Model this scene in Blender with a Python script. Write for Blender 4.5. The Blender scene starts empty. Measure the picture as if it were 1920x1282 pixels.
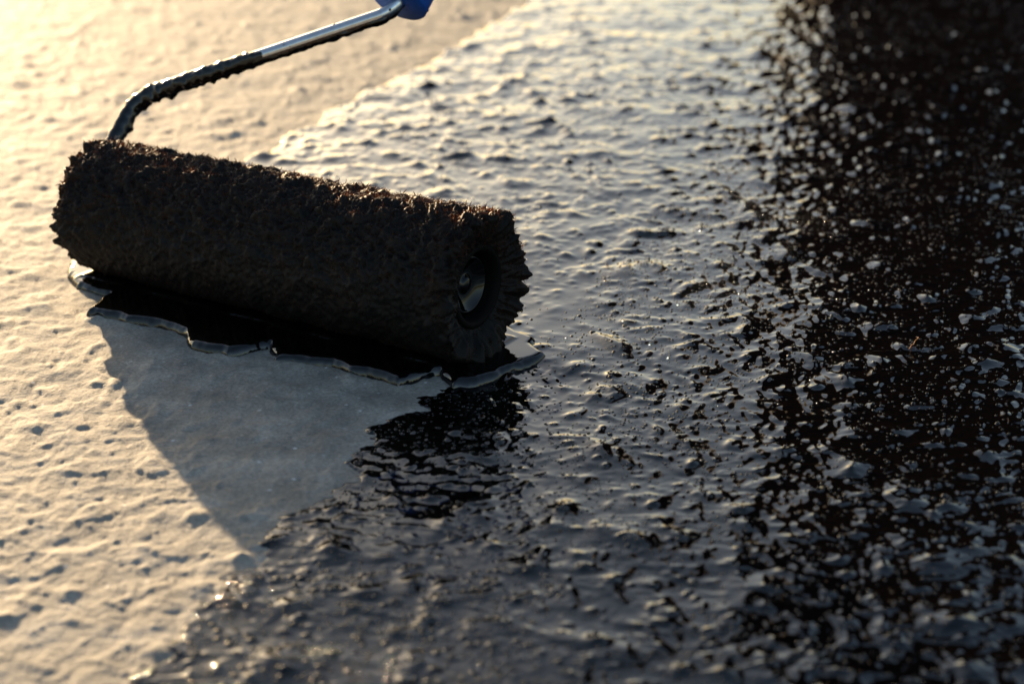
import bpy, math
import numpy as np
from mathutils import Vector

sc = bpy.context.scene
C = sc.collection
RAD = math.radians

# ------------------------------------------------------------------ camera
CAM_H, PITCH = 0.300, RAD(21.79)
cam_d = bpy.data.cameras.new('camera')
cam = bpy.data.objects.new('camera', cam_d); C.objects.link(cam)
cam.location = (0, 0, CAM_H)
cam.rotation_euler = (RAD(90) - PITCH, 0, 0)
cam_d.sensor_width = 36.0
cam_d.lens = 50.0
cam_d.clip_start = 0.01
cam_d.clip_end = 2000.0
cam_d.dof.use_dof = True
cam_d.dof.focus_distance = 0.775
cam_d.dof.aperture_fstop = 7.1
cam_d.dof.aperture_blades = 0
sc.camera = cam

# ------------------------------------------------------------------ sky and sun
SUN_AZ, SUN_EL = RAD(-26.0), RAD(11.0)          # azimuth from +Y towards +X
w = bpy.data.worlds.new('World'); sc.world = w; w.use_nodes = True
nt = w.node_tree; nt.nodes.clear()
sky = nt.nodes.new('ShaderNodeTexSky'); sky.sky_type = 'NISHITA'
sky.sun_disc = False
sky.sun_elevation = SUN_EL
sky.sun_rotation = SUN_AZ
sky.air_density = 0.95
sky.dust_density = 1.8
sky.ozone_density = 0.8
bg = nt.nodes.new('ShaderNodeBackground'); bg.inputs['Strength'].default_value = 0.08
out = nt.nodes.new('ShaderNodeOutputWorld')
nt.links.new(sky.outputs[0], bg.inputs[0]); nt.links.new(bg.outputs[0], out.inputs[0])

sun_d = bpy.data.lights.new('sun', 'SUN')
sun_d.energy = 5.0; sun_d.angle = RAD(0.5); sun_d.color = (1.0, 0.72, 0.42)
sun = bpy.data.objects.new('sun', sun_d); C.objects.link(sun)
S = Vector((math.sin(SUN_AZ) * math.cos(SUN_EL), math.cos(SUN_AZ) * math.cos(SUN_EL), math.sin(SUN_EL)))
sun.rotation_euler = S.to_track_quat('Z', 'Y').to_euler()
sun.location = (-2, 4, 3)

vs = sc.view_settings
vs.view_transform = 'Standard'; vs.look = 'None'; vs.gamma = 1.0; vs.exposure = 1.3
vs.use_curve_mapping = False
sc.cycles.use_denoising = True
sc.cycles.sample_clamp_indirect = 8.0
sc.cycles.max_bounces = 8

# ------------------------------------------------------------------ helpers
rng = np.random.default_rng(7)

def _hash(ix, iy, iz, seed):
    h = (ix.astype(np.int64) * 374761393 + iy.astype(np.int64) * 668265263 + iz * 2147483647 + seed * 1274126177) & 0xffffffff
    h = ((h ^ (h >> 13)) * 1274126177) & 0xffffffff
    h = ((h ^ (h >> 16)) * 2246822519) & 0xffffffff
    return h ^ (h >> 15)

def rnd(ix, iy, seed, k=0):
    return (_hash(ix, iy, 0, seed * 31 + k) & 0xffffff) / float(0x1000000)

def perlin(x, y, seed):
    ix = np.floor(x).astype(np.int64); iy = np.floor(y).astype(np.int64)
    fx = x - ix; fy = y - iy
    u = fx * fx * fx * (fx * (fx * 6 - 15) + 10); v = fy * fy * fy * (fy * (fy * 6 - 15) + 10)
    def g(a, b, dx, dy):
        t = rnd(a, b, seed) * (2 * math.pi)
        return np.cos(t) * dx + np.sin(t) * dy
    n00 = g(ix, iy, fx, fy); n10 = g(ix + 1, iy, fx - 1, fy)
    n01 = g(ix, iy + 1, fx, fy - 1); n11 = g(ix + 1, iy + 1, fx - 1, fy - 1)
    a = n00 + u * (n10 - n00); b = n01 + u * (n11 - n01)
    return (a + v * (b - a)) * 1.45

def bumps(x, y, cell, rmin, rmax, hmin, hmax, prob, seed, sharp=1.0):
    """randomly strewn rounded grains: one candidate per cell"""
    ix = np.floor(x / cell).astype(np.int64); iy = np.floor(y / cell).astype(np.int64)
    z = np.zeros_like(x)
    for dx in (-1, 0, 1):
        for dy in (-1, 0, 1):
            a, b = ix + dx, iy + dy
            cx = (a + rnd(a, b, seed, 1)) * cell; cy = (b + rnd(a, b, seed, 2)) * cell
            r = rmin + (rmax - rmin) * rnd(a, b, seed, 3) ** 1.5
            hgt = hmin + (hmax - hmin) * rnd(a, b, seed, 4) ** 2
            el = 0.7 + 0.9 * rnd(a, b, seed, 6); an = rnd(a, b, seed, 7) * 3.1416
            px, py = x - cx, y - cy
            qx = (np.cos(an) * px + np.sin(an) * py) / el; qy = (-np.sin(an) * px + np.cos(an) * py) * el ** .5
            d2 = (qx ** 2 + qy ** 2) / r ** 2
            z += np.where(rnd(a, b, seed, 5) < prob, hgt * np.exp(-d2 ** sharp), 0)
    return z

def sstep(a, b, x):
    t = np.clip((x - a) / (b - a), 0, 1)
    return t * t * (3 - 2 * t)

def seg_dist(x, y, P):
    d = np.full(x.shape, 1e9)
    for (ax, ay), (bx, by) in zip(P[:-1], P[1:]):
        vx, vy = bx - ax, by - ay
        t = np.clip(((x - ax) * vx + (y - ay) * vy) / (vx * vx + vy * vy), 0, 1)
        d = np.minimum(d, (x - ax - t * vx) ** 2 + (y - ay - t * vy) ** 2)
    return np.sqrt(d)

def in_poly(x, y, P):
    ins = np.zeros(x.shape, bool)
    n = len(P)
    for i in range(n):
        (ax, ay), (bx, by) = P[i], P[(i + 1) % n]
        if ay == by: continue
        c = (ay > y) != (by > y)
        ins ^= c & (x < (bx - ax) * (y - ay) / (by - ay) + ax)
    return ins

def smooth_line(P, n=2):
    P = [tuple(p) for p in P]
    for _ in range(n):
        Q = [P[0]]
        for a, b in zip(P[:-1], P[1:]):
            Q.append((a[0] * .75 + b[0] * .25, a[1] * .75 + b[1] * .25))
            Q.append((a[0] * .25 + b[0] * .75, a[1] * .25 + b[1] * .75))
        Q.append(P[-1]); P = Q
    return P

def mesh_np(name, V, F, mat, smooth=True):
    """V (n,3), F (m,3) or (m,4)"""
    me = bpy.data.meshes.new(name)
    V = np.ascontiguousarray(V, np.float32); F = np.ascontiguousarray(F, np.int32)
    k = F.shape[1]
    me.vertices.add(len(V)); me.vertices.foreach_set('co', V.ravel())
    me.loops.add(F.size); me.loops.foreach_set('vertex_index', F.ravel())
    me.polygons.add(len(F))
    me.polygons.foreach_set('loop_start', np.arange(0, F.size, k, dtype=np.int32))
    me.update(calc_edges=True)
    if smooth: me.polygons.foreach_set('use_smooth', np.ones(len(F), bool))
    me.materials.append(mat)
    me.update()
    return me

def obj(name, me, parent=None, **props):
    o = bpy.data.objects.new(name, me); C.objects.link(o)
    if parent is not None: o.parent = parent
    for k, v in props.items(): o[k] = v
    return o

def grid_faces(nr, nc, wrap=False):
    i = np.arange(nr - 1)[:, None]
    j = np.arange(nc if wrap else nc - 1)[None, :]
    j2 = (j + 1) % nc
    return np.stack([i * nc + j, i * nc + j2, (i + 1) * nc + j2, (i + 1) * nc + j], -1).reshape(-1, 4)

def compact(V, F):
    used = np.unique(F); m = np.full(len(V), -1, np.int64); m[used] = np.arange(len(used))
    return V[used], m[F]

def fan(tvals, yvals):
    T, Y = np.meshgrid(tvals, yvals)
    X = T * np.maximum(Y, 0.36)
    return X, Y

def spread(a, b, n, tail):
    """n even values from a to b, then widening steps out to tail"""
    v = list(np.linspace(a, b, n)); st = v[1] - v[0]
    while v[-1] < tail:
        st *= 1.22; v.append(v[-1] + st)
    return v

def rows(y0, y1, n):
    # rows get coarser with distance
    q = np.linspace(1 / y0, 1 / y1, n)
    return 1 / q

# ------------------------------------------------------------------ materials
def new_mat(name):
    m = bpy.data.materials.new(name); m.use_nodes = True
    nt = m.node_tree; nt.nodes.clear()
    o = nt.nodes.new('ShaderNodeOutputMaterial')
    return m, nt, o

def N(nt, typ, **kw):
    n = nt.nodes.new(typ)
    for k, v in kw.items():
        if k in n.inputs: n.inputs[k].default_value = v
        else: setattr(n, k, v)
    return n

def ramp(nt, src, stops):
    r = nt.nodes.new('ShaderNodeValToRGB')
    e = r.color_ramp.elements
    while len(e) < len(stops): e.new(0.5)
    for el, (p, c) in zip(e, stops):
        el.position = p; el.color = (*c, 1) if len(c) == 3 else c
    nt.links.new(src, r.inputs[0]); return r

def mat_ground():
    m, nt, o = new_mat('grey_primed_screed')
    L = nt.links.new
    tc = N(nt, 'ShaderNodeNewGeometry')
    n1 = N(nt, 'ShaderNodeTexNoise', Scale=38.0, Detail=5.0, Roughness=0.6)
    n2 = N(nt, 'ShaderNodeTexNoise', Scale=520.0, Detail=3.0, Roughness=0.7)
    vo = N(nt, 'ShaderNodeTexVoronoi', Scale=130.0)
    for n in (n1, n2, vo): L(tc.outputs['Position'], n.inputs['Vector'])
    c1 = ramp(nt, n1.outputs['Fac'], [(0.34, (0.235, 0.221, 0.192)), (0.52, (0.325, 0.306, 0.268)), (0.68, (0.44, 0.415, 0.365))])
    spk = ramp(nt, vo.outputs['Distance'], [(0.08, (0.8, 0.8, 0.8)), (0.17, (0, 0, 0))])
    wn = N(nt, 'ShaderNodeTexNoise', Scale=120.0); L(tc.outputs['Position'], wn.inputs['Vector'])
    gate = ramp(nt, wn.outputs['Fac'], [(0.48, (0, 0, 0)), (0.60, (1, 1, 1))])
    mul = N(nt, 'ShaderNodeMath', operation='MULTIPLY'); L(spk.outputs[0], mul.inputs[0]); L(gate.outputs[0], mul.inputs[1])
    mx = N(nt, 'ShaderNodeMix', data_type='RGBA'); L(mul.outputs[0], mx.inputs[0]); L(c1.outputs[0], mx.inputs[6])
    mx.inputs[7].default_value = (0.72, 0.72, 0.72, 1)
    g2 = ramp(nt, n2.outputs['Fac'], [(0.3, (0.68, 0.68, 0.68)), (0.7, (1.25, 1.25, 1.25))])
    mm = N(nt, 'ShaderNodeMix', data_type='RGBA', blend_type='MULTIPLY'); mm.inputs[0].default_value = 1
    L(mx.outputs[2], mm.inputs[6]); L(g2.outputs[0], mm.inputs[7])
    b = N(nt, 'ShaderNodeBsdfPrincipled')
    L(mm.outputs[2], b.inputs['Base Color'])
    rr = ramp(nt, n1.outputs['Fac'], [(0.3, (0.72,) * 3), (0.7, (0.85,) * 3)])
    L(rr.outputs[0], b.inputs['Roughness'])
    b.inputs['Specular IOR Level'].default_value = 0.42
    bp = N(nt, 'ShaderNodeBump', Strength=0.9, Distance=0.0006); L(n2.outputs['Fac'], bp.inputs['Height'])
    L(bp.outputs[0], b.inputs['Normal'])
    L(b.outputs[0], o.inputs[0]); return m

def mat_bitumen(name, rough=0.06, bump=0.12, scale=420.0, ior=1.65):
    m, nt, o = new_mat(name)
    L = nt.links.new
    tc = N(nt, 'ShaderNodeNewGeometry')
    n1 = N(nt, 'ShaderNodeTexNoise', Scale=scale, Detail=2.0); L(tc.outputs['Position'], n1.inputs['Vector'])
    b = N(nt, 'ShaderNodeBsdfPrincipled', Roughness=rough, IOR=ior)
    b.inputs['Base Color'].default_value = (0.0015, 0.0012, 0.001, 1)
    bp = N(nt, 'ShaderNodeBump', Strength=bump, Distance=0.0004); L(n1.outputs['Fac'], bp.inputs['Height'])
    L(bp.outputs[0], b.inputs['Normal'])
    L(b.outputs[0], o.inputs[0]); return m

def mat_nap(name, trans, rough=0.42, spec=0.5, lo=(0.008, 0.0055, 0.0035), hi=(0.020, 0.010, 0.0045)):
    m, nt, o = new_mat(name)
    L = nt.links.new
    tc = N(nt, 'ShaderNodeTexCoord')
    n1 = N(nt, 'ShaderNodeTexNoise', Scale=90.0, Detail=4.0); L(tc.outputs['Object'], n1.inputs['Vector'])
    c = ramp(nt, n1.outputs['Fac'], [(0.35, lo), (0.7, hi)])
    b = N(nt, 'ShaderNodeBsdfPrincipled', Roughness=rough, IOR=1.5)
    b.inputs['Specular IOR Level'].default_value = spec
    L(c.outputs[0], b.inputs['Base Color'])
    t = N(nt, 'ShaderNodeBsdfTranslucent')
    c2 = ramp(nt, n1.outputs['Fac'], [(0.35, (0.25, 0.11, 0.03)), (0.7, (0.85, 0.45, 0.15))])
    L(c2.outputs[0], t.inputs['Color'])
    mx = N(nt, 'ShaderNodeMixShader'); mx.inputs[0].default_value = trans
    L(b.outputs[0], mx.inputs[1]); L(t.outputs[0], mx.inputs[2])
    L(mx.outputs[0], o.inputs[0]); return m

def mat_simple(name, col, rough, metal=0.0, bump=0.0, scale=300.0, spec=0.5):
    m, nt, o = new_mat(name)
    L = nt.links.new
    tc = N(nt, 'ShaderNodeTexCoord')
    n1 = N(nt, 'ShaderNodeTexNoise', Scale=scale, Detail=3.0); L(tc.outputs['Object'], n1.inputs['Vector'])
    c = ramp(nt, n1.outputs['Fac'], [(0.3, tuple(0.88 * v for v in col)), (0.7, tuple(min(1, 1.08 * v) for v in col))])
    b = N(nt, 'ShaderNodeBsdfPrincipled', Roughness=rough, Metallic=metal)
    b.inputs['Specular IOR Level'].default_value = spec
    L(c.outputs[0], b.inputs['Base Color'])
    if bump:
        bp = N(nt, 'ShaderNodeBump', Strength=bump, Distance=0.0005); L(n1.outputs['Fac'], bp.inputs['Height']); L(bp.outputs[0], b.inputs['Normal'])
    L(b.outputs[0], o.inputs[0]); return m

def mat_brick():
    m, nt, o = new_mat('dark_red_brick')
    L = nt.links.new
    tc = N(nt, 'ShaderNodeTexCoord')
    mp = N(nt, 'ShaderNodeMapping'); mp.inputs['Rotation'].default_value = (RAD(90), 0, 0)
    L(tc.outputs['Object'], mp.inputs[0])
    br = N(nt, 'ShaderNodeTexBrick', Scale=1.0)
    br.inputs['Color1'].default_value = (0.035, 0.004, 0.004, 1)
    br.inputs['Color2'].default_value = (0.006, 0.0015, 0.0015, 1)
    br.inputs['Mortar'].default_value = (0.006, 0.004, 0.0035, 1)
    br.inputs['Mortar Size'].default_value = 0.006
    br.inputs['Brick Width'].default_value = 0.25; br.inputs['Row Height'].default_value = 0.075
    L(mp.outputs[0], br.inputs['Vector'])
    b = N(nt, 'ShaderNodeBsdfPrincipled', Roughness=0.9)
    L(br.outputs['Color'], b.inputs['Base Color'])
    bp = N(nt, 'ShaderNodeBump', Strength=0.6, Distance=0.006); L(br.outputs['Fac'], bp.inputs['Height']); bp.invert = True
    L(bp.outputs[0], b.inputs['Normal'])
    L(b.outputs[0], o.inputs[0]); return m

M_GROUND = mat_ground()
M_COAT = mat_bitumen('wet_bitumen', 0.03, 0.08, 330.0)
M_POOL = mat_bitumen('pooled_bitumen', 0.03, 0.0)
M_BUB = mat_bitumen('bitumen_bubble_skin', 0.025, 0.0)
M_BLIS = mat_bitumen('bitumen_blister_skin', 0.05, 0.0)
M_NAP = mat_nap('bitumen_soaked_pile', 0.04, 0.6, 0.25, (0.003, 0.0028, 0.0026), (0.012, 0.0085, 0.006))
M_FIB = mat_nap('bitumen_soaked_fibre', 0.34)
M_STEEL = mat_simple('bright_steel', (0.72, 0.72, 0.73), 0.16, 1.0, 0.04)
M_BLUE = mat_simple('blue_plastic', (0.008, 0.085, 0.42), 0.38, 0.0, 0.05)
M_CLOT = mat_bitumen('bitumen_clot', 0.16, 0.35, 700.0)
M_BRICK = mat_brick()
M_STONE = mat_simple('dark_coping_stone', (0.06, 0.055, 0.05), 0.85, 0, 0.2, 40)
M_CAP = mat_bitumen('bitumen_wet_cap', 0.04, 0.05, 120.0, 1.45)
M_RING = mat_simple('matt_black_core', (0.004, 0.0035, 0.003), 0.7, 0, 0.3, 300.0, 0.12)
M_STRAW = mat_simple('orange_straw', (0.55, 0.22, 0.05), 0.6)

# ------------------------------------------------------------------ roller placement (metres)
YAW = 0.55955; LEN = 0.2898; RR = 0.0425; CORE = 0.0225
U = np.array([math.cos(YAW), -math.sin(YAW)]); NN = np.array([math.sin(YAW), math.cos(YAW)])
RIGHT = np.array([-0.0137, 0.7203]); LEFT = RIGHT - LEN * U; MID = (RIGHT + LEFT) / 2

# ------------------------------------------------------------------ relief of the screed
BIG = [(1065, 190, 7, 2.6), (945, 168, 6, 2.2), (685, 272, 5, 2.4), (853, 297, 6, 2.0), (945, 303, 6, 2.2), (1030, 232, 5, 2.0),
       (1240, 265, 6, 1.8), (1370, 375, 4, 2.0), (1385, 425, 6, 2.0), (1265, 400, 5, 1.8), (1043, 548, 3, 1.4), (840, 98, 6, 2.4),
       (1122, 292, 6, 1.6), (1300, 150, 8, 2.4), (1420, 300, 6, 1.8), (990, 268, 4, 1.5), (760, 243, 5, 1.8), (1190, 350, 5, 1.4),
       (1090, 690, 6, 1.5), (1145, 735, 8, 1.4), (1220, 720, 9, 1.3), (870, 960, 5, 2.2), (905, 975, 5, 1.6), (690, 1110, 7, 2.2),
       (1040, 990, 6, 1.5), (185, 718, 5, 1.6), (70, 655, 4, 1.2), (135, 1110, 5, 1.6), (280, 1028, 5, 1.6), (455, 1050, 4, 2.2), (385, 1098, 5, 1.8)]
def ground_at(px, py):
    x = (px - 960) / 2666.7; y = (641 - py) / 2666.7; c, s = math.cos(PITCH), math.sin(PITCH)
    d = (x, c + y * s, -s + y * c); t = -CAM_H / d[2]
    return d[0] * t, d[1] * t
BIG = [(*ground_at(a, b), r * 1e-3 * (1.35 if b < 480 else 1.0), h * 1e-3 * (1.5 if b < 480 else 1.1)) for a, b, r, h in BIG]

FULL = 1.0
def relief(x, y, fine=True, k=FULL):
    wx = x + 0.006 * perlin(x / .03, y / .03, 51) + (.0006 if k is FULL else .0024) * perlin(x / .008, y / .008, 53); wy = y + 0.006 * perlin(x / .03, y / .03, 52) + (.0006 if k is FULL else .0024) * perlin(x / .008, y / .008, 54)
    z = 0.0012 * perlin(wx / .075, wy / .080, 1) + 0.0006 * perlin(wx / .031, wy / .034, 2)
    p = perlin(wx / .0145, wy / .0150, 3)
    z += 0.00018 * p + 0.0007 * sstep(.25, .8, p)
    lump = sstep(-.35, .3, perlin(x / .07, y / .07, 6))
    z += k * bumps(wx, wy, .0195, .0034, .0064, .0005, .0028, .66, 11, .75)
    z += k * bumps(wx, wy, .0110, .0018, .0034, .0003, .0019, .66, 18, .8) * (.4 + .6 * lump)
    z += k * bumps(wx, wy, .044, .006, .0095, .0012, .0042, .6, 17, .7)
    z += bumps(x, y, .0062, .0010, .0019, .0001, .0006, .45, 16, .9) * lump
    for cx, cy, r, h in BIG:
        m = (abs(x - cx) < 4 * r) & (abs(y - cy) < 4 * r)
        z[m] += (.45 + .55 * (k if k is FULL else .6)) * h * np.exp(-(((x[m] - cx) / r) ** 2 + ((y[m] - cy) / (r * .8)) ** 2) ** .8)
    if fine:
        z += 0.0005 * perlin(wx / .011, wy / .010, 7) + 0.00030 * perlin(wx / .0052, wy / .0048, 4) + 0.00017 * perlin(x / .0024, y / .0024, 5)
        z -= bumps(x, y, .017, .0012, .0028, .0003, .0011, .45, 12, 1.0)
        z += bumps(x, y, .0085, .0008, .0018, .0001, .0007, .5, 13, 1.0)
    fade = np.clip((6.0 - np.hypot(x, y)) / 3.0, 0, 1)
    return z * fade

# coated area, left edge from the camera side round under the roller and away again
edge = [(-.40, -.35), (-.134, .423), (-.127, .458), (-.117, .48), (-.108, .505), (-.093, .55), (-.071, .613), (-.058, .643), (-.040, .690),
        (-.012, .745), (-.12, .805), (-.262, .895), (-.268, .96), (-.250, 1.06), (-.217, 1.177), (-.18, 1.318), (-.141, 1.438), (-.095, 1.581), (-.04, 1.791), (0.0, 1.963), (.21, 2.75), (.6, 4.2)]
edge_s = smooth_line(edge, 1)
coat_poly = edge_s + [(3.2, 4.2), (3.2, -.35)]
def coat_sdf(x, y):
    d = seg_dist(x, y, coat_poly + [coat_poly[0]])
    d = np.where(in_poly(x, y, coat_poly), d, -d)
    low = 1 - sstep(.66, .74, y)
    rag = 0.010 * perlin(x / .06, y / .055, 25) + 0.0055 * perlin(x / .022, y / .018, 21) + 0.002 * perlin(x / .008, y / .005, 22)
    rag2 = 0.006 * perlin(x / .03, y / .012, 23) + 0.005 * perlin(x / .011, y / .005, 24) + .0025 * perlin(x / .004, y / .003, 26)
    return d + rag + low * rag2

pool_front = [(-.287, .867), (-.273, .838), (-.249, .823), (-.2535, .793), (-.226, .780), (-.205, .772), (-.189, .760), (-.180, .739), (-.157, .728), (-.136, .739), (-.1295, .719),
              (-.098, .713), (-.086, .703), (-.074, .697), (-.060, .689), (-.049, .696), (-.039, .701), (-.031, .684), (-.017, .686), (-.008, .695), (.002, .706), (.013, .714), (.019, .724), (.012, .738), (.014, .748), (.004, .756),
              (-.002, .766)]
pool_back = [(-.03, .80), (-.10, .86), (-.20, .92), (-.270, .925), (-.292, .895)]
pool_poly = pool_front + pool_back
def pool_sdf(x, y):
    P = pool_poly
    d = seg_dist(x, y, P + [P[0]])
    d = np.where(in_poly(x, y, P), d, -d)
    return d + .0014 * perlin(x / .012, y / .009, 31) + .0003 * perlin(x / .004, y / .004, 32)

SEAM0 = np.array([.005, .735]); SEAMD = np.array([.33, .944])
def seam_side(x, y):   # >0 on the older strip with bubbles
    return (x - SEAM0[0]) * SEAMD[1] - (y - SEAM0[1]) * SEAMD[0]

def film(x, y, d):
    s = sstep(-.006, .012, seam_side(x, y) + .006 * perlin(x / .02, y / .02, 41) ) * 1.0
    old = np.maximum(s, 1 - sstep(.70, .74, y))
    z = relief(x, y, False)
    T = 0.0015 - .0006 * (1 - sstep(.66, .74, y)) + 0.0004 * perlin(x / .05, y / .05, 42)
    edgep = np.sqrt(np.clip(1 - (1 - np.clip(d / .0032, 0, 1)) ** 2, 0, 1))
    # roller stipple in the older strip: little peaks pulled up by the pile, thinner towards the fresh strip
    patch = sstep(-.2, .4, perlin(x / .045, y / .04, 47))
    st = 0.00022 * perlin(x / .0065, y / .0055, 43) + .00008 * perlin(x / .003, y / .0028, 44) + (.3 + .7 * patch) * bumps(x, y, .0068, .0010, .0024, .0001, .0008, .6, 14, .8)
    ridge = 0.0002 * np.clip(.16 - abs(perlin(x / .034, y / .013, 45)), 0, 1) / .16 * sstep(-.1, .4, perlin(x / .03, y / .03, 48))
    coarse = bumps(x * .55, y, .0088, .0016, .0032, .0005, .0021, .85, 19, .8)
    low = 1 - sstep(.52, .70, y)
    right = sstep(.12, .26, x / np.maximum(y, .3))
    z = z + bumps(x, y, .0088, .0014, .0025, .0003, .0014, .68, 20, .85) * (1 - .4 * right)
    z = z * (1 - .25 * (1 - sstep(.60, .74, y)) + .45 * sstep(.9, 1.45, y)) * (1 - .1 * right)
    zz = z * 0.9 + old * (coarse * (.15 * low + .42 * right + .85 * right * sstep(.85, 1.35, y)) + st * (.5 + .45 * right) + ridge * (.35 + .65 * low + .5 * right)) + (1 - old) * bumps(x, y, .026, .0014, .003, .0003, .0012, .5, 15, .8)
    # smooth pooled patch beside the end of the roller
    calm = np.exp(-(((x - .035) / .028) ** 2 + ((y - .80) / .07) ** 2))
    zz = zz * (1 - .85 * calm)
    return zz * (.35 + .65 * edgep) + (edgep * T - .0006)

# ------------------------------------------------------------------ ground
dense = list(np.linspace(-.50, .12, 400)) + list(np.linspace(.12, .50, 60))[1:]
rt = spread(.50, .504, 2, 140)[1:]
tvals = np.array([-v for v in rt[::-1]] + dense + rt)
yv = list(rows(.385, 2.4, 500))
far = spread(2.4, 2.4 + (yv[-1] - yv[-2]), 2, 90)[1:]
near = [.385 - v for v in spread(0, .002, 2, 12)[1:]]
yvals = np.array(near[::-1] + yv + far)
X, Y = fan(tvals, yvals)
Z = relief(X, Y, True, .48 + .62 * sstep(.8, 1.5, Y))
dc = coat_sdf(X, Y)
Z -= .005 * sstep(.002, .012, dc)
dp = pool_sdf(X, Y)
Z -= .002 * sstep(.0, .008, dp)
V = np.stack([X, Y, Z], -1).reshape(-1, 3)
ground = obj('ground', mesh_np('ground', V, grid_faces(*X.shape), M_GROUND), kind='structure',
             label='rough pale grey primed screed, sunlit cream on the left side', category='ground')

# ------------------------------------------------------------------ wet coating
def snapped(X, Y, D, sdf, eps=.0006):
    """keep the cells that touch the inside; pull the outside corners onto the outline"""
    F = grid_faces(*X.shape)
    x, y, d = X.ravel().copy(), Y.ravel().copy(), D.ravel().copy()
    F = F[(d[F] > 0).any(1)]
    used = np.unique(F); m = np.full(len(x), -1, np.int64); m[used] = np.arange(len(used))
    x, y, d, F = x[used], y[used], d[used], m[F]
    for _ in range(3):
        o = d < 0
        xo, yo = x[o], y[o]
        gx = (sdf(xo + eps, yo) - sdf(xo - eps, yo)) / (2 * eps); gy = (sdf(xo, yo + eps) - sdf(xo, yo - eps)) / (2 * eps)
        g2 = np.maximum(gx * gx + gy * gy, .25)
        st = -d[o] / g2
        st = np.clip(st, 0, .004)
        x[o] = xo + gx * st; y[o] = yo + gy * st
        d[o] = np.minimum(sdf(x[o], y[o]), 0)
        d[o] = np.where(d[o] > -1e-4, 0, d[o])
    return x, y, np.maximum(d, 0), F

ct = list(np.linspace(-.36, .46, 780))
left = [-.36 - v for v in spread(0, .002, 2, 1.0)[1:]]
ct = np.array(left[::-1] + ct + spread(.46, .463, 2, 9)[1:])
cy_ = list(rows(.395, 2.25, 700))
cy_ = np.array([.395 - v for v in spread(0, .002, 2, .74)[1:]][::-1] + cy_ + spread(2.25, 2.256, 2, 2.0 + 2.25)[1:])
X, Y = fan(ct, cy_)
x, y, d, F = snapped(X, Y, coat_sdf(X, Y), coat_sdf)
z = film(x, y, d)
coating = obj('bitumen_coating', mesh_np('bitumen_coating', np.stack([x, y, z], 1), F, M_COAT), kind='structure',
              label='glossy wet black bitumen coating rolled over the rough screed', category='coating')

# ------------------------------------------------------------------ bubbles in the older strip
nb = 155000
bx = rng.uniform(-.18, .80, nb); by = .41 + 1.65 * rng.random(nb) ** 1.35
db = coat_sdf(bx, by)
ss = seam_side(bx, by)
dens = np.where((ss > .004) | (by < .70), .8 - .35 * sstep(.15, .24, bx / by), .04) * (.35 + .65 * sstep(-.3, .35, perlin(bx / .05, by / .05, 61)))
keep = (db > .003) & (abs(bx) < .46 * by) & (rng.random(nb) < dens * (1 - .72 * sstep(.95, 1.35, by))) & (pool_sdf(bx, by) < -.002)
bx, by, db = bx[keep], by[keep], db[keep]
bz = film(bx, by, db)
br_ = np.clip(np.exp(rng.normal(-7.48, .34, len(bx))), .0003, .0017) * (1 + .5 * sstep(1.0, 1.6, by))
hz = np.full(len(bx), 1.15)
# flat blisters where the near edge catches the sun
ex = rng.uniform(-.17, .02, 620); ey = rng.uniform(.40, .500, 620); ed = coat_sdf(ex, ey)
k = (ed > .002) & (abs(ex) < .4 * ey); ex, ey, ed = ex[k], ey[k], ed[k]
bx, by, bz = np.r_[bx, ex], np.r_[by, ey], np.r_[bz, film(ex, ey, ed)]
br_ = np.r_[br_, .0008 + .0016 * rng.random(len(ex)) ** 2]; hz = np.r_[hz, np.full(len(ex), .6)]
seg = 6
ang = np.arange(seg) * 2 * math.pi / seg
lv = [(1.0, -.12), (.70, .34)]
unit = np.array([(r * math.cos(a), r * math.sin(a), h) for r, h in lv for a in ang] + [(0, 0, .52)])
uf = []
for k in range(seg):
    a, b = k, (k + 1) % seg
    uf += [(a, b, seg + b), (a, seg + b, seg + a), (seg + a, seg + b, 2 * seg)]
uf = np.array(uf)
V = (unit[None] * br_[:, None, None] * np.stack([hz ** 0, hz ** 0, hz], 1)[:, None] + np.stack([bx, by, bz], 1)[:, None]).reshape(-1, 3)
F = (uf[None] + (np.arange(len(bx)) * len(unit))[:, None, None]).reshape(-1, 3)
froth = mesh_np('bubble_froth', V, F, M_BUB)
froth.materials.append(M_BLIS)
mi = np.zeros(len(F), np.int32); mi[-len(ex) * len(uf):] = 1
froth.polygons.foreach_set('material_index', mi)
obj('bubble_froth', froth, kind='stuff',
    label='tiny air bubbles standing in the wet bitumen right of the roller', category='bubbles')

# ------------------------------------------------------------------ puddle in front of the roller
gx = np.arange(-.302, .040, .0007); gy = np.arange(.682, .935, .0007)
X, Y = np.meshgrid(gx, gy)
x, y, d, F = snapped(X, Y, pool_sdf(X, Y), pool_sdf)
rim = np.sqrt(np.clip(1 - (1 - np.clip(d / .0050, 0, 1)) ** 2.2, 0, 1))
g0 = relief(x, y, False)
POOL_Z = .0050
front = sstep(.0, .012, -((x - RIGHT[0]) * U[0] + (y - RIGHT[1]) * U[1]))      # 1 in front of and under the roller, 0 past its end
top = np.where(front > .5, POOL_Z, POOL_Z)
z = (g0 - .0012) * (1 - rim) + top * rim
ax = abs((x - MID[0]) * NN[0] + (y - MID[1]) * NN[1])
al = (x - MID[0]) * U[0] + (y - MID[1]) * U[1]
cc = .0290 + .0022 * perlin(al / .035, al * 0 + .4, 36) + .0011 * perlin(al / .009, al * 0 + .3, 37) + .0004 * perlin(al / .003, al * 0 + .2, 38)
men = np.exp(-np.clip(ax - cc, 0, 1) / .0011) * (1 - sstep(LEN / 2 - .006, LEN / 2 + .003, abs(al)))
z += .0021 * men * rim * (.25 + .75 * sstep(-.35, .25, perlin(al / .028, al * 0 + .7, 39)))
z += .00005 * perlin(x / .02, y / .02, 35)
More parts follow.
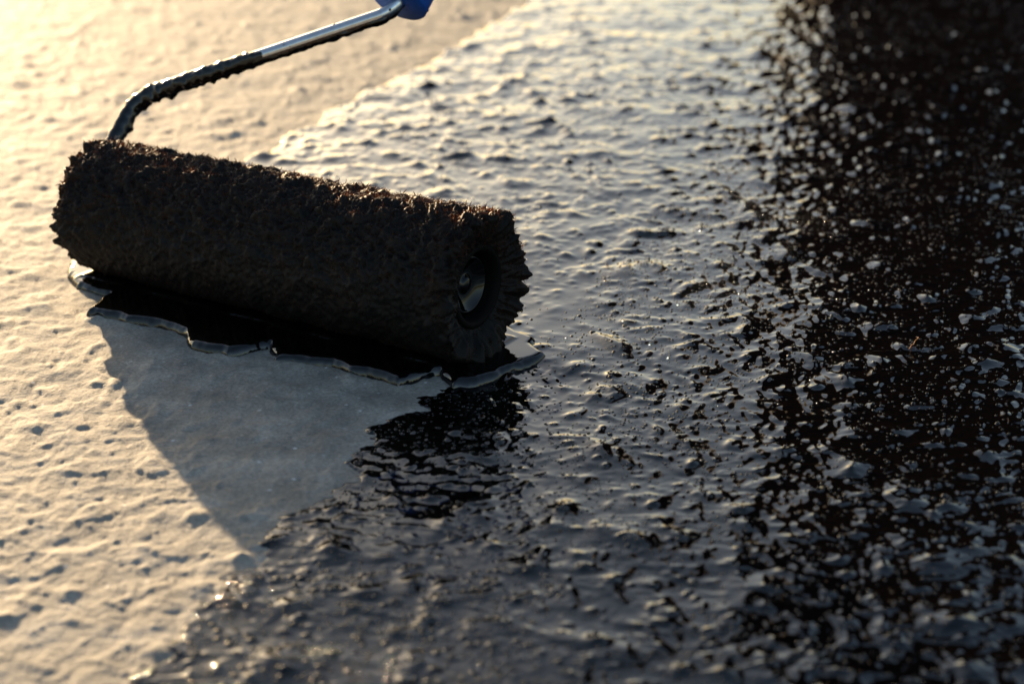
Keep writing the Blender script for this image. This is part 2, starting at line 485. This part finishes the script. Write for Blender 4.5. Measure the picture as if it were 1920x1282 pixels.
obj('bitumen_puddle', mesh_np('bitumen_puddle', np.stack([x, y, z], 1), F, M_POOL),
    label='shiny black puddle of liquid bitumen pushed along in front of the roller', category='puddle')

# ------------------------------------------------------------------ paint roller
root = bpy.data.objects.new('paint_roller', None); C.objects.link(root)
root.location = (MID[0], MID[1], 0.0); root.rotation_euler = (0, 0, -YAW)
root['label'] = 'bitumen soaked paint roller with bent steel rod and blue handle'; root['category'] = 'paint roller'
H2 = LEN / 2
AX = RR + .0005

def p3(x, y, z, seed):   # cheap 3-D noise from three 2-D sheets
    return (perlin(.8 * x + .6 * z + 7.3 * seed, y - .3 * x, seed) + perlin(y + .75 * x + 3.1, z - .65 * x - 5.7 * seed, seed + 1) + perlin(z + .5 * y, x - .6 * y + 11.7, seed + 2)) / 1.8

# sleeve surface: profile (s along axis, r), ends curl in to the core
prof = []
for t in np.linspace(0, 1, 26)[:-1]: prof.append((-H2 + .004 - .007 * math.sin(t * math.pi / 2) - .0015 * math.sin(t * math.pi), CORE + (RR - .003 - CORE) * t, -1, t))
for t in np.linspace(0, 1, 310)[:-1]:
    s = -H2 - .003 + (LEN + .003) * t; e = min(s + H2, H2 - s); prof.append((s, RR - .003 + .002 * min(1, e / .006), 0, t))
for t in np.linspace(0, 1, 30): prof.append((H2 - .007 * (1 - math.cos(t * math.pi / 2)) , RR - .003 - (RR - .003 - CORE) * t, 1, t))
prof = np.array(prof); NPH = 300
PH = np.arange(NPH) * 2 * math.pi / NPH
Sg = np.repeat(prof[:, :1], NPH, 1); Rg = np.repeat(prof[:, 1:2], NPH, 1); Kg = np.repeat(prof[:, 2:3], NPH, 1); Tg = np.repeat(prof[:, 3:4], NPH, 1)
Pg = np.repeat(PH[None], len(prof), 0)
def lobes(ph, n, seed):
    q = ph * n / (2 * math.pi) + .35 * np.sin(ph * 3 + seed) + .25 * np.sin(ph * 5 + 2 * seed)
    return abs(np.sin(q * math.pi)) ** .7 * (.65 + .35 * np.sin(ph * 4 + seed * 1.7))
cy0, cz0 = np.cos(Pg), np.sin(Pg)
nx, ny, nz = Sg / .010, RR * cy0 / .010, RR * cz0 / .010
tuft = p3(nx * 1.1, ny * 1.1, nz * 1.1, 71); tuft2 = p3(nx * 2.7, ny * 2.7, nz * 2.7, 75); tuft3 = p3(nx * 6, ny * 6, nz * 6, 79)
big = p3(nx * .33, ny * .33, nz * .33, 85)
upper = sstep(-.5, .65, cz0)                      # dry fluffy on top, matted below
amp = .38 + .62 * upper
clump = np.clip(tuft, 0, 1.2) ** .7
disp = .0014 * big + amp * (.0034 * (clump - .35) + .0021 * tuft2) + .0013 * tuft3 * (.6 + .4 * upper)
endw_r = np.where(Kg == 0, np.exp(-(H2 - Sg) / .010), 0); endw_l = np.where(Kg == 0, np.exp(-(H2 + Sg) / .014), 0)
lr = np.clip(lobes(Pg, 16, 1.3) + .28 * tuft2 + .2 * tuft, 0, 1.4); ll = np.clip(lobes(Pg, 18, 4.1) + .28 * tuft2 + .2 * tuft, 0, 1.4)
Rr = Rg + np.where(Kg == 0, disp + .0022 * endw_r * (lr - .3) + .0035 * endw_l * (ll - .2), disp * (1 - Tg if False else 1) * np.where(Kg > 0, (1 - Tg), Tg) * .8)
wr = np.where(Kg > 0, (1 - Tg) ** .8, np.where(Kg == 0, np.exp(-(H2 - Sg) / .005), 0))
wl = np.where(Kg < 0, Tg ** .8, np.where(Kg == 0, np.exp(-(H2 + Sg) / .005), 0))
Ss = Sg + wr * (.0065 * lr - .0015) + np.where(Kg > 0, .0014 * tuft2 + .0010 * tuft3 + .0011 * np.sin(Pg * 15 + 5 * tuft + 2.5 * big) * np.sin(np.clip(Tg, 0, 1) * math.pi), 0) - wl * (.0030 * np.minimum(ll, .9) - .001)
# pressed flat where it bears on the ground
Yl = Rr * cy0; Zl = AX + Rr * cz0
Zl = np.maximum(Zl, .0012 + .0006 * tuft2)
V = np.stack([Ss, Yl, Zl], -1).reshape(-1, 3)
napF = grid_faces(len(prof), NPH, True)[:, ::-1]
sleeve = obj('sleeve', mesh_np('sleeve', V, napF, M_NAP), root, label='matted black pile sleeve soaked in bitumen')
nap_V = V.reshape(len(prof), NPH, 3)

# pile fibres
du = np.gradient(nap_V, axis=0); dv = np.roll(nap_V, -1, 1) - np.roll(nap_V, 1, 1)
nrm = np.cross(du, dv); nrm /= np.linalg.norm(nrm, axis=2, keepdims=True) + 1e-12
cen = np.stack([Sg, 0 * Sg, 0 * Sg + AX], -1)
outw = nap_V - cen; sgn = np.sign((nrm * outw).sum(2))
nrm = np.where(Kg[..., None] == 0, nrm * sgn[..., None], nrm * np.sign(nrm[..., :1]) * np.where(Kg[..., None] == 0, 1, Kg[..., None]))
def fibres(n, lmin, lmax, rad, lean, sel, seed):
    r = np.random.default_rng(seed)
    area = np.linalg.norm(np.cross(du, dv), axis=2); wgt = (area * sel).ravel(); wgt /= wgt.sum()
    idx = r.choice(len(wgt), n, p=wgt)
    P = nap_V.reshape(-1, 3)[idx] + r.normal(0, .0004, (n, 3)); Nn = nrm.reshape(-1, 3)[idx]
    up = upper.ravel()[idx]; ph = Pg.ravel()[idx]
    tang = np.stack([0 * ph, -np.sin(ph), np.cos(ph)], 1)     # round the sleeve
    k = Kg.ravel()[idx]
    comb = -tang * np.where(np.cos(ph) < 0, -1, 1)[:, None]    # hangs down both sides
    cl = np.stack([p3(P[:, 0] / .006, P[:, 1] / .006, P[:, 2] / .006, 91 + q) for q in (0, 5, 9)], 1)
    wet = (1 - up)[:, None]
    D = Nn * (1.0 - .78 * wet * (k == 0)[:, None]) + comb * (.9 * wet * (k == 0)[:, None]) + lean * cl + r.normal(0, .28, (n, 3)) * (.45 + .55 * up[:, None])
    D /= np.linalg.norm(D, axis=1, keepdims=True)
    Ln = (lmin + (lmax - lmin) * r.random(n) ** 2) * (.75 + .45 * up)
    bend = cl * .35 + comb * .25 + r.normal(0, .2, (n, 3))
    A = P - Nn * .0006; B = P + D * (Ln * .55)[:, None]; D2 = D + bend; D2 /= np.linalg.norm(D2, axis=1, keepdims=True)
    Cc = B + D2 * (Ln * .45)[:, None]
    for q in (A, B, Cc): q[:, 2] = np.maximum(q[:, 2], .002)
    e1 = np.cross(D, r.normal(0, 1, (n, 3))); e1 /= np.linalg.norm(e1, axis=1, keepdims=True); e2 = np.cross(D, e1)
    rr = rad * (.6 + .8 * r.random(n))
    rings = []
    for base, f in ((A, 1.0), (B, .75)):
        for a in (0, 2.094, 4.189):
            rings.append(base + (e1 * math.cos(a) + e2 * math.sin(a)) * (rr * f)[:, None])
    VV = np.stack(rings + [Cc], 1)
    f = np.array([(0, 1, 4), (0, 4, 3), (1, 2, 5), (1, 5, 4), (2, 0, 3), (2, 3, 5), (3, 4, 6), (4, 5, 6), (5, 3, 6)])
    FF = (f[None] + (np.arange(n) * 7)[:, None, None]).reshape(-1, 3)
    return VV.reshape(-1, 3), FF
ones = np.ones_like(Sg)
facesel = np.where(Kg > 0, 1.5 * (Tg < .92), np.where(Kg < 0, .8, np.where(H2 - Sg < .008, 2.2, 1.0)))
v1, f1 = fibres(46000, .0008, .0028, .00009, .9, facesel * (.6 + 1.1 * upper ** 2), 5)
v2, f2 = fibres(4000, .0010, .0034, .00034, 1.3, facesel * (.15 + upper ** 2), 6)
obj('pile_fibre', mesh_np('pile_fibre', np.vstack([v1, v2]), np.vstack([f1, f2 + len(v1)]), M_FIB), sleeve, kind='stuff')

def lathe(profile, nseg=64, axis='x'):
    P = np.array(profile); a = np.arange(nseg) * 2 * math.pi / nseg
    x = np.repeat(P[:, :1], nseg, 1); y = P[:, 1:2] * np.cos(a)[None]; z = P[:, 1:2] * np.sin(a)[None]
    return np.stack([x, y, z], -1).reshape(-1, 3), grid_faces(len(P), nseg, True)

# core tube and the dished end cap in it
cv, cf = lathe([(-H2 + .004, CORE - .004), (-H2 + .004, CORE + .001), (H2 - .0055, CORE + .001), (H2 - .0045, CORE - .0006), (H2 - .005, CORE - .0025), (H2 - .009, CORE - .0034), (H2 - .020, CORE - .004)])
obj('core_tube', mesh_np('core_tube', cv + np.array([0, 0, AX]), cf, M_RING), root)
capp = [(H2 - .0135, CORE - .0036), (H2 - .0120, CORE - .0060), (H2 - .0105, CORE - .0075)]
for t in np.linspace(0, 1, 10): capp.append((H2 - .0108 - .0035 * math.sin(t * math.pi / 2), CORE - .0078 - t * .0085))
capp += [(H2 - .0143, .0050), (H2 - .0128, .0043), (H2 - .0118, .0030), (H2 - .0115, .0)]
ev, ef = lathe(capp)
ecap = obj('end_cap', mesh_np('end_cap', ev + np.array([0, 0, AX]), ef, M_CAP), root)
hub = [(-H2 + .006, CORE - .0038), (-H2 + .005, .010), (-H2 + .002, .009), (-H2 + .001, .0055), (-H2 + .006, .0045)]
hv, hf = lathe(hub)
obj('hub', mesh_np('hub', hv + np.array([0, 0, AX]), hf[:, ::-1], M_CAP), root)

# rod in a plane through the axis, tilted back
BETA = RAD(46)
def rp(a, b):
    return np.array([-H2 + a, math.cos(BETA) * b, AX + math.sin(BETA) * b])
def fillet_path(pts, rads, n=14):
    out = [pts[0]]
    for i in range(1, len(pts) - 1):
        p, a, b = pts[i], pts[i - 1] - pts[i], pts[i + 1] - pts[i]
        a = a / np.linalg.norm(a); b = b / np.linalg.norm(b)
        half = math.acos(np.clip(a @ b, -1, 1)) / 2; t = rads[i - 1] / math.tan(half)
        c = p + (a + b) / np.linalg.norm(a + b) * rads[i - 1] / math.sin(half)
        v0, v1 = p + a * t - c, p + b * t - c
        om = math.acos(np.clip((v0 @ v1) / (rads[i - 1] ** 2), -1, 1))
        for k in np.linspace(0, 1, n): out.append(c + (math.sin((1 - k) * om) * v0 + math.sin(k * om) * v1) / math.sin(om))
    out.append(pts[-1]); return np.array(out)
def resample(P, step):
    L = np.r_[0, np.cumsum(np.linalg.norm(np.diff(P, axis=0), axis=1))]
    t = np.arange(0, L[-1], step)
    return np.stack([np.interp(t, L, P[:, k]) for k in range(3)], 1), t
path = fillet_path([rp(.03, 0), rp(-.0215, 0), rp(-.0215, .0800), rp(.147, .1665), rp(.147, .25)], [.012, .026, .018])
path, plen = resample(path, .0008)
ROD = .0045
def tube(P, rfun, nseg):
    T = np.gradient(P, axis=0); T /= np.linalg.norm(T, axis=1, keepdims=True)
    wn = np.array([0, -math.sin(BETA), math.cos(BETA)])            # constant normal of the rod's plane, faces up and to the camera
    e1 = np.repeat(wn[None], len(P), 0); e2 = np.cross(T, e1)
    a = np.arange(nseg) * 2 * math.pi / nseg
    dirs = e1[:, None] * np.cos(a)[None, :, None] + e2[:, None] * np.sin(a)[None, :, None]
    return (P[:, None] + dirs * rfun(dirs)[..., None]).reshape(-1, 3), grid_faces(len(P), nseg, True), dirs
tv_, tf_, _ = tube(path, lambda D: np.full(D.shape[:2], ROD), 24)
rod = obj('rod', mesh_np('rod', tv_, tf_, M_STEEL), root, label='bent bright steel rod')
# crust of bitumen on the rod: all round near the sleeve, then only underneath
aa = path[:, 0] + H2
def crust(D):
    s = plen[:, None] + 0 * D[..., 0]
    dn = -D[..., 2]
    th = np.arctan2(D[..., 1], D[..., 2])
    nz1 = perlin(s / .006, th * .8, 101); nz2 = perlin(s / .0052, th * 1.4, 102); nz3 = perlin(s / .011, th * .3, 103)
    full = 1 - sstep(.050, .066, aa[:, None] + .006 * np.sin(th) + .004 * nz1)
    under = sstep(.15, .75, dn + .25 * nz1)
    t = -.0006 + full * (.0014 + .00035 * nz1 + .00028 * nz2) + (1 - full) * under * (.0010 + .0004 * nz1)
    t += under * (.0024 * np.clip(nz3 - .02, 0, 1) + .0012 * np.clip(nz2 + .3 * nz1, 0, 1)) * (full * .5 + .6)
    t += full * .0008 * np.clip(perlin(s / .0045, th * 1.5, 104) - .25, 0, 1) * 2
    return ROD + t
tv_, tf_, _ = tube(path, crust, 30)
obj('bitumen_crust', mesh_np('bitumen_crust', tv_, tf_, M_CLOT), rod, label='lumpy black bitumen stuck to the rod')

# splashes on the bare steel
def blobs(cs, ns, rs, flat=.45):
    a = np.arange(8) * math.pi / 4; vs_, fs_ = [], []
    for c, n, r in zip(cs, ns, rs):
        n = n / np.linalg.norm(n); e = np.cross(n, (.31, .7, .2)); e /= np.linalg.norm(e); g = np.cross(n, e); b0 = len(vs_)
        for q, hh in ((1, -.15), (.75, .6)):
            for t in a: vs_.append(c + r * q * (e * math.cos(t) + g * math.sin(t) * (1 + .3 * math.sin(t * 2 + r * 9e4))) + n * r * hh * flat)
        vs_.append(c + n * r * flat)
        for k in range(8):
            m = (k + 1) % 8
            fs_ += [(b0 + k, b0 + m, b0 + 8 + m), (b0 + k, b0 + 8 + m, b0 + 8 + k), (b0 + 8 + k, b0 + 8 + m, b0 + 16)]
    return np.array(vs_), np.array(fs_)
_, _, dirs = tube(path, lambda D: np.full(D.shape[:2], ROD), 24)
ok = np.where((aa > .055) & (plen > .08))[0]
ii = rng.choice(ok, 34); jj = rng.integers(0, 24, 34)
dd = dirs[ii, jj]
bv, bf = blobs(path[ii] + dd * ROD, dd, rng.uniform(.0004, .0012, 34))
obj('splash', mesh_np('splash', bv, bf, M_CLOT), rod, kind='stuff')

# blue handle, its end just in the picture
hb = .1735
hp = [(0, .0), (0, .0050), (0.0, .0182), (.0008, .0188), (.012, .0192), (.030, .0175), (.045, .0140), (.060, .0148)]
for k in range(8): hp += [(.066 + k * .009, .0150 + .0012 * math.sin(k * .4)), (.0685 + k * .009, .0138 + .0012 * math.sin(k * .4)), (.0715 + k * .009, .0150 + .0012 * math.sin(k * .4))]
hp += [(.150, .0145), (.158, .0125), (.160, .006), (.160, .0)]
lv_, lf_ = lathe(hp, 40)
wdir = np.array([0, math.cos(BETA), math.sin(BETA)]); e2 = np.array([1.0, 0, 0]); e3 = np.cross(wdir, e2)
hv = rp(.147, hb)[None] + lv_[:, :1] * wdir + lv_[:, 1:2] * e2 + lv_[:, 2:3] * e3
handle = obj('handle', mesh_np('handle', hv, lf_, M_BLUE), root, label='blue plastic handle splashed with black')
th = rng.uniform(0, 6.28, 26); ss_ = rng.uniform(.002, .03, 26)
rad_ = np.interp(ss_, [.0015, .012, .03], [.0188, .0192, .0175])
dn_ = np.cos(th)[:, None] * e2 + np.sin(th)[:, None] * e3
bv, bf = blobs(rp(.147, hb)[None] + ss_[:, None] * wdir + dn_ * rad_[:, None], dn_, rng.uniform(.0004, .0013, 26))
obj('splash', mesh_np('splash', bv, bf, M_CLOT), handle, kind='stuff')

# ------------------------------------------------------------------ straw fibre caught in the coating
def film_pt(px, py):
    a, b = ground_at(px, py); A = np.array([a]), np.array([b])
    return np.array([a, b, float(film(A[0], A[1], coat_sdf(*A))[0])])
c0 = film_pt(1712, 655)
sp = np.array([(-.004, -.006, .0006), (-.0022, -.003, .0016), (0, .0, .001), (.0012, .002, .0022), (.0035, .0045, .0030), (.0042, .0075, .0022)])
spr, _ = resample(sp, .0005)
a6 = np.arange(6) * math.pi / 3
Vt = (spr[:, None] + .00022 * np.stack([np.cos(a6), 0 * a6, np.sin(a6)], 1)[None]).reshape(-1, 3) + c0
obj('straw_fibre', mesh_np('straw_fibre', Vt, grid_faces(len(spr), 6, True), M_STRAW),
    label='tiny orange straw fibre lying in the dark wet coating', category='straw')

# ------------------------------------------------------------------ added unseen brick stack, shaped so its reflection darkens the right of the coating
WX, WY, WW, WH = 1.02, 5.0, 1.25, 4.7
def box(x0, x1, y0, y1, z0, z1):
    V = np.array([(x, y, z) for z in (z0, z1) for y in (y0, y1) for x in (x0, x1)])
    return V, np.array([(0, 2, 3, 1), (4, 5, 7, 6), (0, 1, 5, 4), (2, 6, 7, 3), (0, 4, 6, 2), (1, 3, 7, 5)])
dark_stack = bpy.data.objects.new('added_dark_stack', None); C.objects.link(dark_stack); dark_stack.location = (WX, WY, 0)
dark_stack['label'] = 'added dark brick stack out of view, there for its reflection in the wet coating'; dark_stack['category'] = 'chimney'
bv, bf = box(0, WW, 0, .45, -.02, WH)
obj('added_masonry', mesh_np('added_masonry', bv, bf, M_BRICK, False), dark_stack)
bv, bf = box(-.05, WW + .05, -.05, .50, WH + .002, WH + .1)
obj('added_coping', mesh_np('added_coping', bv, bf, M_STONE, False), dark_stack)
